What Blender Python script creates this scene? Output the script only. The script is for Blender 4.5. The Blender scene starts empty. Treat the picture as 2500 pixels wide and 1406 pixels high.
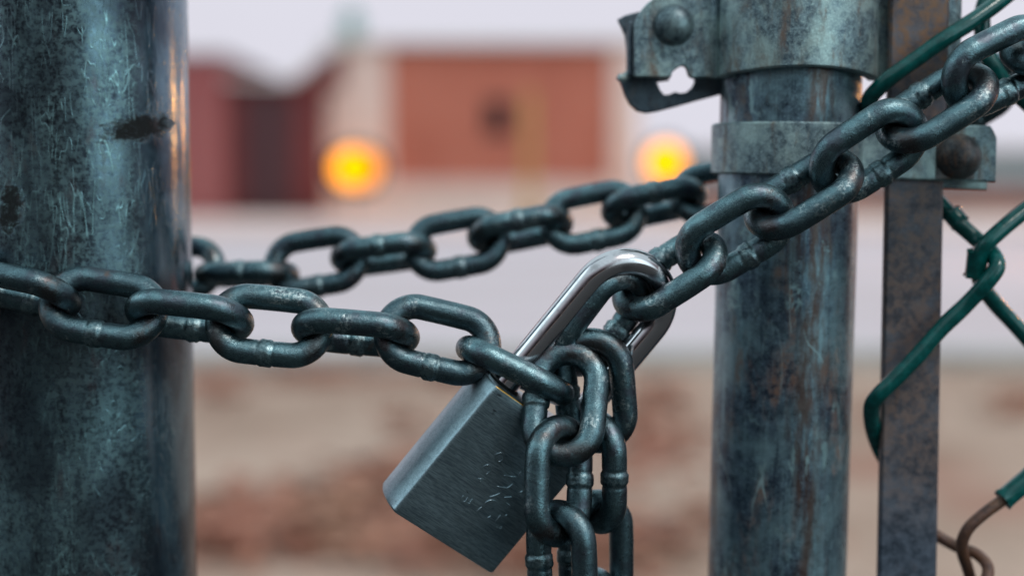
import bpy, bmesh, math, random
from mathutils import Vector, Matrix, noise as mnoise
random.seed(7)
SC = bpy.context.scene
COL = SC.collection
R = math.radians

# ------------------------------------------------------------------ camera
F_PX = 3472.0                       # 50 mm lens on a 36 mm sensor, photograph is 2500 px wide
PITCH = math.atan(253 / F_PX)
CAMZ = 1.05
cam_d = bpy.data.cameras.new('camera'); cam = bpy.data.objects.new('camera', cam_d); COL.objects.link(cam)
cam_d.lens = 50; cam_d.sensor_width = 36; cam_d.clip_start = 0.02; cam_d.clip_end = 2000
cam.location = (0, 0, CAMZ); cam.rotation_euler = (math.pi/2 - PITCH, 0, 0)
cam_d.dof.use_dof = True; cam_d.dof.focus_distance = 0.498; cam_d.dof.aperture_fstop = 3.55
SC.camera = cam

# ------------------------------------------------------------------ sky and sun
SUN_EL, SUN_AZ = 52.0, 138.0        # azimuth clockwise from +Y (the view direction)
w = bpy.data.worlds.new('World'); SC.world = w; w.use_nodes = True
nt = w.node_tree; nt.nodes.clear()
def wn(t, **k):
    n = nt.nodes.new(t)
    for a, b in k.items(): setattr(n, a, b)
    return n
wo = wn('ShaderNodeOutputWorld'); bgn = wn('ShaderNodeBackground'); bgn.inputs['Strength'].default_value = 0.12
sky = wn('ShaderNodeTexSky', sky_type='NISHITA'); sky.sun_disc = False
sky.sun_elevation = R(SUN_EL); sky.sun_rotation = R(SUN_AZ); sky.air_density = 1.6; sky.dust_density = 3.0
tc = wn('ShaderNodeTexCoord'); sx = wn('ShaderNodeSeparateXYZ'); nt.links.new(tc.outputs['Generated'], sx.inputs[0])
# overcast deck: bright over the view's horizon and overhead, dull behind the camera
mr = wn('ShaderNodeMapRange'); mr.inputs[1].default_value = -0.75; mr.inputs[2].default_value = 0.55
nt.links.new(sx.outputs['Y'], mr.inputs[0]); mr.interpolation_type = 'SMOOTHSTEP'
mz = wn('ShaderNodeMapRange'); mz.inputs[1].default_value = 0.12; mz.inputs[2].default_value = 0.62
nt.links.new(sx.outputs['Z'], mz.inputs[0]); mz.interpolation_type = 'SMOOTHSTEP'
mx = wn('ShaderNodeMath', operation='MAXIMUM'); nt.links.new(mr.outputs[0], mx.inputs[0]); nt.links.new(mz.outputs[0], mx.inputs[1])
# a brighter gap in the cloud low on the right, behind the camera
dt = wn('ShaderNodeVectorMath', operation='DOT_PRODUCT'); nt.links.new(tc.outputs['Generated'], dt.inputs[0]); dt.inputs[1].default_value = (0.66, -0.72, 0.20)
lb = wn('ShaderNodeMapRange'); lb.inputs[1].default_value = 0.89; lb.inputs[2].default_value = 0.995; lb.interpolation_type = 'SMOOTHSTEP'; lb.inputs[4].default_value = 1.0
nt.links.new(dt.outputs['Value'], lb.inputs[0])
cn = wn('ShaderNodeTexNoise'); cn.inputs['Scale'].default_value = 2.2; cn.inputs['Detail'].default_value = 4
nt.links.new(tc.outputs['Generated'], cn.inputs['Vector'])
cr = wn('ShaderNodeMapRange'); cr.inputs[3].default_value = 0.86; cr.inputs[4].default_value = 1.1
nt.links.new(cn.outputs['Fac'], cr.inputs[0])
mixc = wn('ShaderNodeMix', data_type='RGBA')
nt.links.new(mx.outputs[0], mixc.inputs[0])
tz = wn('ShaderNodeMapRange'); tz.inputs[1].default_value = 0.16; tz.inputs[2].default_value = 0.55; tz.interpolation_type = 'SMOOTHSTEP'
nt.links.new(sx.outputs['Z'], tz.inputs[0])
mixz = wn('ShaderNodeMix', data_type='RGBA'); mixz.inputs[6].default_value = (6.5, 6.4, 7.2, 1); mixz.inputs[7].default_value = (5.6, 8.0, 8.7, 1)
nt.links.new(tz.outputs[0], mixz.inputs[0]); nt.links.new(mixz.outputs[2], mixc.inputs[7])
# and a second paler gap up on the left
dt2 = wn('ShaderNodeVectorMath', operation='DOT_PRODUCT'); nt.links.new(tc.outputs['Generated'], dt2.inputs[0]); dt2.inputs[1].default_value = (-0.87, 0.06, 0.48)
lb2 = wn('ShaderNodeMapRange'); lb2.inputs[1].default_value = 0.88; lb2.inputs[2].default_value = 0.99; lb2.interpolation_type = 'SMOOTHSTEP'; lb2.inputs[4].default_value = 0.7
nt.links.new(dt2.outputs['Value'], lb2.inputs[0])
lbs = wn('ShaderNodeMath', operation='ADD'); nt.links.new(lb.outputs[0], lbs.inputs[0]); nt.links.new(lb2.outputs[0], lbs.inputs[1])
mul = wn('ShaderNodeVectorMath', operation='SCALE'); nt.links.new(mixc.outputs[2], mul.inputs[0]); nt.links.new(cr.outputs[0], mul.inputs['Scale'])
mix2 = wn('ShaderNodeMix', data_type='RGBA'); mix2.inputs[0].default_value = 0.97
gl = wn('ShaderNodeVectorMath', operation='SCALE'); gl.inputs[0].default_value = (11.5, 17.0, 18.5); nt.links.new(lbs.outputs[0], gl.inputs['Scale'])
ad = wn('ShaderNodeVectorMath', operation='ADD'); nt.links.new(mul.outputs[0], ad.inputs[0]); nt.links.new(gl.outputs[0], ad.inputs[1])
nt.links.new(sky.outputs[0], mix2.inputs[6]); nt.links.new(ad.outputs[0], mix2.inputs[7])
nt.links.new(mix2.outputs[2], bgn.inputs['Color']); nt.links.new(bgn.outputs[0], wo.inputs[0])

sd = bpy.data.lights.new('sun', 'SUN'); so = bpy.data.objects.new('sun', sd); COL.objects.link(so)
sd.energy = 1.1; sd.angle = R(16); sd.color = (1.0, 0.97, 0.92)
_a, _e = R(SUN_AZ), R(SUN_EL)
sdir = Vector((math.sin(_a)*math.cos(_e), math.cos(_a)*math.cos(_e), math.sin(_e)))
so.rotation_euler = sdir.to_track_quat('Z', 'Y').to_euler(); so.location = (2, -3, 4)
SC.view_settings.view_transform = 'Standard'; SC.view_settings.look = 'None'
SC.view_settings.exposure = 0.0; SC.view_settings.gamma = 1

# ------------------------------------------------------------------ geometry helpers
CP, SP = math.cos(PITCH), math.sin(PITCH)
def W(px, py, Y):
    """the point of the vertical plane y = Y that the photograph shows at (px, py)"""
    xc = (px - 1250)/F_PX; yc = -(py - 703)/F_PX
    d = Vector((xc, yc*SP + CP, yc*CP - SP))
    return Vector((0, 0, CAMZ)) + d*(Y/d.y)
def G(px, py, z=0.0):
    """the point of the horizontal plane at height z shown at (px, py)"""
    xc = (px - 1250)/F_PX; yc = -(py - 703)/F_PX
    d = Vector((xc, yc*SP + CP, yc*CP - SP))
    return Vector((0, 0, CAMZ)) + d*((z - CAMZ)/d.z)

def tag(o, label=None, cat=None, group=None, kind=None):
    if label: o['label'] = label
    if cat: o['category'] = cat
    if group: o['group'] = group
    if kind: o['kind'] = kind
    return o
def thing(name, loc, label, cat, group=None):
    o = bpy.data.objects.new(name, None); COL.objects.link(o); o.location = loc
    o.empty_display_size = 0.05
    return tag(o, label, cat, group)
def put(name, me, m, parent=None, smooth=True):
    o = bpy.data.objects.new(name, me); COL.objects.link(o)
    if m: me.materials.append(m)
    if smooth:
        for p in me.polygons: p.use_smooth = True
    if parent:
        o.parent = parent; o.matrix_parent_inverse = Matrix.Translation(parent.location).inverted()
    return o
def bm_obj(name, bm, m, parent=None, smooth=True, sharp=None):
    bmesh.ops.recalc_face_normals(bm, faces=bm.faces)
    if sharp is not None:
        for e in bm.edges:
            if len(e.link_faces) == 2 and e.calc_face_angle(0) > R(sharp): e.smooth = False
    me = bpy.data.meshes.new(name); bm.to_mesh(me); bm.free()
    return put(name, me, m, parent, smooth)
def box(bm, lo, hi):
    v = [bm.verts.new((x, y, z)) for z in (lo[2], hi[2]) for y in (lo[1], hi[1]) for x in (lo[0], hi[0])]
    for f in ((0,2,3,1),(4,5,7,6),(0,1,5,4),(2,6,7,3),(0,4,6,2),(1,3,7,5)): bm.faces.new([v[i] for i in f])
def bevel(bm, w_, seg=2):
    bmesh.ops.bevel(bm, geom=list(bm.edges), offset=w_, segments=seg, affect='EDGES', profile=0.6)

def catmull(pts, n=10):
    out = []
    P = [2*pts[0]-pts[1]] + list(pts) + [2*pts[-1]-pts[-2]]
    for i in range(1, len(P)-2):
        p0, p1, p2, p3 = P[i-1:i+3]
        for k in range(n):
            t = k/n
            out.append(0.5*((2*p1) + (p2-p0)*t + (2*p0-5*p1+4*p2-p3)*t*t + (3*p1-p0-3*p2+p3)*t**3))
    out.append(pts[-1]); return out
def tube(bm, path, rad, seg=20, closed=False, caps=True, uv=None, ring=None):
    """sweep a circle; rad is a number or f(i, n); ring(i, k) returns an extra radius factor"""
    n = len(path); rings = []
    tang = []
    for i in range(n):
        a = path[(i-1) % n] if (closed or i > 0) else path[i]
        b = path[(i+1) % n] if (closed or i < n-1) else path[i]
        tang.append((b-a).normalized())
    ref = tang[0].orthogonal().normalized()
    for i in range(n):
        t = tang[i]; ref = (ref - t*ref.dot(t)).normalized(); bi = t.cross(ref)
        r = rad(i, n) if callable(rad) else rad
        rr = []
        for k in range(seg):
            an = 2*math.pi*k/seg
            f = ring(i, k) if ring else 1.0
            rr.append(bm.verts.new(path[i] + (ref*math.cos(an) + bi*math.sin(an))*r*f))
        rings.append(rr)
    m = n if closed else n-1
    for i in range(m):
        A, B = rings[i], rings[(i+1) % n]
        off = 0
        if closed and i == n-1:     # match the twist left over at the seam
            best = min(range(seg), key=lambda s: (A[0].co - B[s].co).length); off = best
        for k in range(seg):
            bm.faces.new((A[k], A[(k+1) % seg], B[(k+1+off) % seg], B[(k+off) % seg]))
    if caps and not closed:
        bm.faces.new(rings[0][::-1]); bm.faces.new(rings[-1])
def plate_mesh(polys, thick, bev=0.0004, name='plate', smooth_n=0):
    """a filled outline (first polygon) with holes (the others), lists of (x, z) in metres about the plane y = 0"""
    cu = bpy.data.curves.new(name, 'CURVE'); cu.dimensions = '2D'; cu.fill_mode = 'BOTH'
    cu.extrude = thick/2 - bev; cu.bevel_depth = bev; cu.bevel_resolution = 2; cu.offset = -bev
    for pl in polys:
        sp = cu.splines.new('POLY'); sp.points.add(len(pl)-1); sp.use_cyclic_u = True
        for i, (x, y) in enumerate(pl): sp.points[i].co = (x, y, 0, 1)
    o = bpy.data.objects.new(name, cu); COL.objects.link(o)
    dg = bpy.context.evaluated_depsgraph_get(); me = bpy.data.meshes.new_from_object(o.evaluated_get(dg))
    bpy.data.objects.remove(o); bpy.data.curves.remove(cu)
    me.transform(Matrix.Rotation(math.pi/2, 4, 'X'))      # curve plane -> xz
    return me
def round_poly(pts, r_list, n=6):
    """cut the corners of a closed 2D polygon by r (list or number) with small arcs"""
    out = []; N = len(pts)
    for i in range(N):
        p = Vector(pts[i]); a = Vector(pts[i-1]); b = Vector(pts[(i+1) % N])
        r = r_list if not isinstance(r_list, (list, tuple)) else r_list[i]
        r = min(r, (a-p).length*0.48, (b-p).length*0.48)
        if r <= 0: out.append(tuple(p)); continue
        s = p + (a-p).normalized()*r; e = p + (b-p).normalized()*r
        for k in range(n+1):
            t = k/n; out.append(tuple(s*(1-t)**2 + p*2*t*(1-t) + e*t*t))
    return out
def px_plate(name, polys, Y, thick, m, parent, bev=0.0004):
    """a plate whose front outline is given in photograph pixels on the plane y = Y"""
    pl = []
    for p in polys:
        q = [W(x, y, Y) for x, y in p]; pl.append([(v.x, v.z) for v in q])
    me = plate_mesh(pl, thick, bev); me.transform(Matrix.Translation((0, Y + thick/2, 0)))
    return put(name, me, m, parent, smooth=False)

# ------------------------------------------------------------------ material helpers
class Mat:
    def __init__(s, name):
        s.m = bpy.data.materials.new(name); s.m.use_nodes = True; s.t = s.m.node_tree
        s.b = s.t.nodes['Principled BSDF']
    def n(s, t, ins=None, **k):
        nd = s.t.nodes.new(t)
        for a, b in k.items(): setattr(nd, a, b)
        for a, b in (ins or {}).items(): s.set(nd, a, b)
        return nd
    def set(s, nd, a, b):
        if isinstance(b, bpy.types.NodeSocket): s.t.links.new(b, nd.inputs[a])
        elif isinstance(b, bpy.types.Node): s.t.links.new(b.outputs[0], nd.inputs[a])
        else: nd.inputs[a].default_value = b
    def coord(s, kind='Object', scale=(1,1,1), rot=(0,0,0), rand=False, loc=(0,0,0)):
        c = s.n('ShaderNodeTexCoord').outputs[kind]
        if rand:
            oi = s.n('ShaderNodeObjectInfo'); sc = s.n('ShaderNodeMath', {0: oi.outputs['Random'], 1: 3.0}, operation='MULTIPLY')
            c = s.n('ShaderNodeVectorMath', {0: c, 1: sc}, operation='ADD').outputs[0]
        return s.n('ShaderNodeMapping', {'Vector': c, 'Location': loc, 'Rotation': rot, 'Scale': scale}).outputs[0]
    def noise(s, vec, scale, detail=4, rough=0.55, dist=0.0):
        return s.n('ShaderNodeTexNoise', {'Vector': vec, 'Scale': scale, 'Detail': detail, 'Roughness': rough, 'Distortion': dist}).outputs['Fac']
    def ramp(s, fac, lo, hi, a=0.0, b=1.0, smooth=True):
        r = s.n('ShaderNodeMapRange', {0: fac, 1: lo, 2: hi, 3: a, 4: b})
        r.interpolation_type = 'SMOOTHSTEP' if smooth else 'LINEAR'
        return r.outputs[0]
    def mix(s, fac, a, b):
        nd = s.n('ShaderNodeMix', {'Factor': fac, 'A': a if not isinstance(a, tuple) else (*a, 1), 'B': b if not isinstance(b, tuple) else (*b, 1)}, data_type='RGBA')
        # sockets named A/B exist per type: address the colour ones
        return nd.outputs['Result']
    def math(s, op, a, b=0.0, clamp=False):
        return s.n('ShaderNodeMath', {0: a, 1: b}, operation=op, use_clamp=clamp).outputs[0]
    def mul(s, a, b): return s.math('MULTIPLY', a, b)
    def add(s, a, b): return s.math('ADD', a, b)
    def bump(s, h, strength=0.3, dist=0.0003, normal=None):
        ins = {'Height': h, 'Strength': strength, 'Distance': dist}
        if normal: ins['Normal'] = normal
        return s.n('ShaderNodeBump', ins).outputs[0]
    def fmix(s, f, a, b):
        return s.add(s.mul(a, s.math("SUBTRACT", 1.0, f)), s.mul(b, f))
    def out(s, **k):
        for a, b in k.items(): s.set(s.b, a.replace('_', ' '), b)
        return s.m
def mixfix():
    pass
# Mix node: the generic names pick the float sockets first, so address colour sockets by index
def _mix(s, fac, a, b):
    nd = s.t.nodes.new('ShaderNodeMix'); nd.data_type = 'RGBA'
    for idx, v in ((0, fac), (6, a), (7, b)):
        if isinstance(v, bpy.types.NodeSocket): s.t.links.new(v, nd.inputs[idx])
        elif isinstance(v, tuple): nd.inputs[idx].default_value = (*v, 1)
        else: nd.inputs[idx].default_value = v
    return nd.outputs[2]
Mat.mix = _mix
mixc.inputs[6].default_value = (0.10, 0.11, 0.16, 1)

def scratches(M, vec_kind, sets, mask_scale=60):
    """thin broken curved lines: the zero line of a stretched noise, cut into strokes by a second noise"""
    tot = None
    for (rot, sc, st, width, seed, cut) in sets:
        v = M.coord(vec_kind, loc=(seed, seed*0.7, 0), rot=(0, 0, rot), scale=(1, st, 1))
        nz = M.noise(v, sc, 0.0, 0.5, 0.1)
        d = M.math('ABSOLUTE', M.math('SUBTRACT', nz, 0.5))
        ln = M.ramp(d, 0.0, width, 1.0, 0.0)
        mk = M.ramp(M.noise(M.coord(vec_kind, loc=(seed*2.1, 0, seed)), mask_scale, 2), cut, cut+0.05)
        c = M.mul(ln, mk)
        tot = c if tot is None else M.math('MAXIMUM', tot, c)
    return tot

def make_chain_mat():
    M = Mat('blackened_chain_steel')
    v = M.coord('Object', rand=True)
    n1 = M.noise(v, 160, 5, 0.6); n2 = M.noise(v, 900, 4, 0.7); n3 = M.noise(v, 70, 3, 0.6, 0.6)
    col = M.mix(M.ramp(n1, 0.35, 0.7), (0.060, 0.092, 0.110), (0.155, 0.235, 0.26))
    fn = M.noise(v, 2200, 3, 0.8)
    col = M.mix(M.ramp(fn, 0.40, 0.62), col, M.mix(0.35, col, (0.36, 0.48, 0.50)))
    pur = M.noise(M.coord('Object', rand=True, loc=(9, 9, 9)), 110, 4, 0.6)
    col = M.mix(M.ramp(pur, 0.50, 0.66, 0, 0.7), col, (0.11, 0.10, 0.125))
    worn = M.mul(M.ramp(n3, 0.57, 0.64), M.ramp(n2, 0.47, 0.58))
    col = M.mix(worn, col, (0.50, 0.53, 0.53))
    pits = M.ramp(n2, 0.30, 0.36, 1, 0)
    col = M.mix(M.mul(pits, 0.7), col, (0.012, 0.014, 0.018))
    spx = M.n('ShaderNodeSeparateXYZ', {0: M.coord('Object')})
    crown = M.mul(M.ramp(M.math('ABSOLUTE', spx.outputs[0]), 0.0125, 0.0165), M.ramp(M.math('ABSOLUTE', spx.outputs[0]), 0.0215, 0.0185))
    rnd = M.n('ShaderNodeObjectInfo').outputs['Random']
    col = M.mix(M.ramp(rnd, 0, 1, 0.0, 0.45), col, (0.05, 0.062, 0.078))
    cr_ = M.mul(crown, M.ramp(M.add(n1, M.mul(M.math('FRACT', M.mul(rnd, 7.3)), 0.25)), 0.55, 0.72))
    col = M.mix(M.mul(cr_, 0.7), col, (0.085, 0.05, 0.045))
    weld = M.mul(M.mul(M.ramp(M.math('ABSOLUTE', spx.outputs[0]), 0.0038, 0.0022), M.ramp(spx.outputs[1], -0.004, -0.006)), M.ramp(n2, 0.40, 0.62))
    col = M.mix(M.mul(weld, 0.6), col, (0.30, 0.36, 0.37))
    rust = M.ramp(M.noise(M.coord('Object', rand=True, loc=(3, 1, 2)), 55, 4, 0.6), 0.68, 0.75)
    col = M.mix(M.mul(rust, 0.85), col, (0.10, 0.035, 0.015))
    h = M.add(M.add(M.mul(n2, 0.8), M.mul(n1, 1.0)), M.mul(fn, 0.35))
    return M.out(Base_Color=col, Metallic=M.ramp(rust, 0, 1, 1.0, 0.1), Roughness=M.ramp(n1, 0.3, 0.7, 0.38, 0.23),
                 Normal=M.bump(h, 0.5, 0.0004))

def make_post_mat():
    """big galvanised post: dark weathered zinc under a mass of fine scratches (UV = metres round and up)"""
    M = Mat('scratched_zinc_post')
    v = M.coord('UV')
    big = M.noise(v, 12, 4, 0.6, 0.5); med = M.noise(M.coord('UV', scale=(3.2, 1, 1)), 30, 5, 0.7); fine = M.noise(v, 420, 5, 0.75)
    st = M.noise(M.coord('UV', scale=(6, 0.5, 1)), 90, 4, 0.7)
    col = M.mix(M.ramp(med, 0.35, 0.65), (0.045, 0.052, 0.070), (0.18, 0.26, 0.31))
    col = M.mix(M.mul(M.ramp(st, 0.45, 0.7), 0.5), col, (0.16, 0.235, 0.255))
    col = M.mix(M.ramp(fine, 0.42, 0.62), col, (0.19, 0.27, 0.285))
    col = M.mix(M.ramp(fine, 0.30, 0.43, 0.85, 0), col, (0.013, 0.014, 0.02))
    sc = scratches(M, 'UV', [(0.5, 210, 0.14, 0.015, 1.3, 0.53), (-0.7, 240, 0.14, 0.015, 4.1, 0.54), (1.35, 300, 0.2, 0.020, 7.7, 0.53),
                             (0.1, 90, 0.07, 0.006, 9.9, 0.53), (-0.45, 80, 0.07, 0.006, 12.3, 0.53), (0.6, 70, 0.08, 0.006, 22.3, 0.53), (2.1, 340, 0.3, 0.03, 15.2, 0.53)])
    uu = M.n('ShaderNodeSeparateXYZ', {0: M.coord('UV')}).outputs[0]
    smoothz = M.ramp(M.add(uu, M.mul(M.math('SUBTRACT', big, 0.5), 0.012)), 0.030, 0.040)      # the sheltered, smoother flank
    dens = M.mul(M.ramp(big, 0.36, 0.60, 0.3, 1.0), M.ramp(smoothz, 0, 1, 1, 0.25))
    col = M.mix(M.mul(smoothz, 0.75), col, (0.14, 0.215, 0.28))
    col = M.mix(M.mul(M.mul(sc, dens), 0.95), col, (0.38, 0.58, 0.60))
    mac = M.noise(M.coord('UV', loc=(2, 2, 0), scale=(1.3, 0.7, 1)), 22, 4, 0.6, 0.4)
    col = M.mix(M.ramp(mac, 0.56, 0.38, 0, 0.75), col, (0.035, 0.038, 0.052))
    col = M.mix(M.ramp(mac, 0.54, 0.70, 0, 0.45), col, (0.24, 0.36, 0.39))
    vv = M.n('ShaderNodeSeparateXYZ', {0: M.coord('UV')}).outputs[1]
    rub_shade = M.mul(M.mul(M.ramp(vv, CH_Z-0.05, CH_Z-0.012), M.ramp(vv, CH_Z+0.012, CH_Z+0.004)), M.ramp(med, 0.3, 0.55, 0.45, 1.0))
    col = M.mix(M.mul(rub_shade, 0.7), col, (0.03, 0.028, 0.034))  # dark band under the chain: rub wear plus its shadow, painted in
    # two dark rust gouges (their place on the surface, metres)
    uvx = M.n('ShaderNodeSeparateXYZ', {0: M.coord('UV')})
    def gouge(cx, cy, sx_, sy_, tilt):
        wob = M.mul(M.math('SUBTRACT', M.noise(M.coord('UV', loc=(cx*9, 0, 0), scale=(0.6, 1, 1)), 230, 6, 0.8, 1.0), 0.5), 4.6)
        a = M.math('SUBTRACT', uvx.outputs[0], cx); b = M.math('SUBTRACT', uvx.outputs[1], cy)
        b2 = M.math('SUBTRACT', b, M.mul(a, tilt))
        q = M.add(M.math('POWER', M.math('ABSOLUTE', M.math('DIVIDE', a, sx_)), 2.0), M.math('POWER', M.math('ABSOLUTE', M.math('DIVIDE', b2, sy_)), 2.0))
        return M.ramp(M.add(q, wob), 0.35, 1.15, 1, 0)
    g = M.math('MAXIMUM', gouge(GOUGE[0][0], GOUGE[0][1], 0.0165, 0.0052, 0.16), gouge(GOUGE[1][0], GOUGE[1][1], 0.0060, 0.0095, 0.3))
    col = M.mix(M.mul(g, 0.97), col, (0.008, 0.006, 0.006))
    brn = M.ramp(M.noise(M.coord('UV', scale=(2, 0.7, 1), loc=(7, 2, 0)), 40, 5, 0.7), 0.55, 0.72)
    col = M.mix(M.mul(brn, 0.6), col, (0.12, 0.075, 0.08))
    M.b.inputs['Specular IOR Level'].default_value = 0.3
    h = M.add(M.add(M.mul(fine, 0.5), M.mul(sc, 0.5)), M.mul(g, -1.5))
    return M.out(Base_Color=col, Metallic=M.ramp(g, 0, 1, 0.85, 0.1), Roughness=M.math('MAXIMUM', M.fmix(smoothz, M.ramp(fine, 0.35, 0.65, 0.18, 0.40), M.ramp(fine, 0.4, 0.65, 0.09, 0.22)), M.mul(g, 0.9)), Normal=M.bump(h, 0.35, 0.0003))

def make_zinc(name, c_dark, c_mid, c_light, rust_amt=0.5, scale=1.0, streak=True, kind='Object', metal=0.6, rough=(0.35, 0.55), seed=0.0, spang=0.5, extra=None):
    M = Mat(name)
    L = (seed, seed*1.7, seed*0.3)
    v = M.coord(kind, loc=L)
    n1 = M.noise(v, 38*scale, 5, 0.62, 0.4); n2 = M.noise(v, 260*scale, 5, 0.7, 0.3); n3 = M.noise(v, 1200*scale, 3, 0.7)
    stv = M.coord(kind, loc=L, scale=(5.5, 5.5, 0.35) if kind == 'Object' else (6, 0.35, 1))
    stn = M.noise(stv, 55*scale, 5, 0.65)
    col = M.mix(M.ramp(n2, 0.36, 0.64), c_dark, c_mid)
    col = M.mix(M.mul(M.ramp(n1, 0.42, 0.66), 0.75), col, c_light)
    if streak:
        col = M.mix(M.ramp(stn, 0.48, 0.68, 0, 0.6), col, c_light)
        col = M.mix(M.ramp(stn, 0.30, 0.45, 0.75, 0), col, c_dark)
    col = M.mix(M.mul(M.ramp(n3, 0.52, 0.66), spang), col, tuple(min(1, c*1.5) for c in c_light))
    col = M.mix(M.mul(M.ramp(n3, 0.30, 0.40, 1, 0), spang), col, tuple(c*0.35 for c in c_dark))
    if rust_amt > 0:
        rn = M.noise(M.coord(kind, loc=(5+seed, 2, 1), scale=(2.4, 2.4, 0.6) if kind == 'Object' else (2.4, 0.6, 1)), 40*scale, 6, 0.7, 0.5)
        rf = M.mul(M.ramp(rn, 0.62-0.22*rust_amt, 0.80-0.22*rust_amt), M.ramp(n2, 0.35, 0.6, 0.35, 1.0))
        rc = M.mix(n2, (0.055, 0.022, 0.012), (0.21, 0.082, 0.035))
        col = M.mix(M.mul(rf, 0.85), col, rc)
        met = M.ramp(rf, 0, 1, metal, 0.05)
    else: met = metal
    if extra: col = extra(M, col, n1, n2)
    h = M.add(M.mul(n2, 0.8), M.mul(n3, 0.35))
    return M.out(Base_Color=col, Metallic=met, Roughness=M.ramp(n2, 0.3, 0.7, rough[0], rough[1]), Normal=M.bump(h, 0.4, 0.0004))

def simple(name, c, rough=0.8, metal=0.0, var=0.15, scale=3.0, kind='Object', bump=0.0, c2=None):
    M = Mat(name); v = M.coord(kind); n = M.noise(v, scale, 5, 0.6)
    c2 = c2 or tuple(x*(1-var*2) for x in c)
    return M.out(Base_Color=M.mix(M.ramp(n, 0.3, 0.7), c2, c), Roughness=rough, Metallic=metal,
                 **({'Normal': M.bump(n, bump, 0.01)} if bump else {}))
def emit(name, c, s):
    M = Mat(name); M.b.inputs['Base Color'].default_value = (0.03, 0.01, 0.0, 1); M.b.inputs['Specular IOR Level'].default_value = 0.0
    M.b.inputs['Emission Color'].default_value = (*c, 1); M.b.inputs['Emission Strength'].default_value = s
    return M.m

# ================================================================== SETTING
def ground_mats():
    M = Mat('dry_verge_soil'); v = M.coord('Object')
    n1 = M.noise(v, 1.1, 4, 0.6, 0.4); n2 = M.noise(v, 9, 5, 0.7); n3 = M.noise(M.coord('Object', loc=(9, 3, 0)), 0.9, 3, 0.5)
    col = M.mix(M.ramp(n1, 0.35, 0.62), (0.33, 0.185, 0.135), (0.48, 0.30, 0.235))
    col = M.mix(M.ramp(n3, 0.54, 0.66, 0, 0.8), col, (0.32, 0.12, 0.08))
    col = M.mix(M.ramp(n2, 0.45, 0.7, 0, 0.5), col, (0.22, 0.15, 0.11))
    soil = M.out(Base_Color=col, Roughness=0.95, Normal=M.bump(n2, 0.6, 0.02))
    M = Mat('pale_pavement'); v = M.coord('Object')
    n1 = M.noise(M.coord('Object', scale=(0.3, 1, 1)), 0.35, 4, 0.5); n2 = M.noise(v, 14, 4, 0.6)
    col = M.mix(M.ramp(n1, 0.35, 0.65), (0.54, 0.39, 0.40), (0.62, 0.47, 0.50))
    col = M.mix(M.ramp(n2, 0.4, 0.8, 0, 0.25), col, (0.30, 0.27, 0.28))
    pave = M.out(Base_Color=col, Roughness=0.7, Normal=M.bump(n2, 0.3, 0.005))
    M = Mat('pinkish_walk'); v = M.coord('Object'); n1 = M.noise(v, 1.5, 4, 0.5)
    walk = M.out(Base_Color=M.mix(n1, (0.72, 0.47, 0.42), (0.80, 0.56, 0.52)), Roughness=0.85)
    return soil, pave, walk
soil, pave, walk = ground_mats()
def sheet(name, x0, x1, y0, y1, z, m, nx=1, ny=1):
    bm = bmesh.new(); vs = [[bm.verts.new((x0+(x1-x0)*i/nx, y0+(y1-y0)*j/ny, z)) for i in range(nx+1)] for j in range(ny+1)]
    for j in range(ny):
        for i in range(nx): bm.faces.new((vs[j][i], vs[j][i+1], vs[j+1][i+1], vs[j+1][i]))
    return tag(bm_obj(name, bm, m, smooth=False), kind='structure')
sheet('ground', -700, 700, -300, 900, 0, soil)
sheet('parking_lot', -120, 120, 8.3, 30.5, 0.004, pave)
kb = bmesh.new(); box(kb, (-120, 8.12, 0), (120, 8.27, 0.10)); bevel(kb, 0.012)
tag(bm_obj('kerb', kb, simple('kerb_concrete', (0.50, 0.46, 0.44), 0.9, scale=6)), kind='structure')
kb = bmesh.new(); box(kb, (-120, 30.52, 0), (120, 41.2, 0.12))
tag(bm_obj('pavement', kb, walk, smooth=False), kind='structure')

M_ = Mat('unseen_asphalt'); _n1 = M_.noise(M_.coord('Object'), 60, 5, 0.7)
sheet('unseen_road', -120, 120, -60, 3.0, 0.004, M_.out(Base_Color=M_.mix(_n1, (0.014, 0.016, 0.016), (0.035, 0.036, 0.036)), Roughness=0.9, Normal=M_.bump(_n1, 0.5, 0.004)))  # unseen dark surface, added to cut light bouncing up onto the steel
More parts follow.
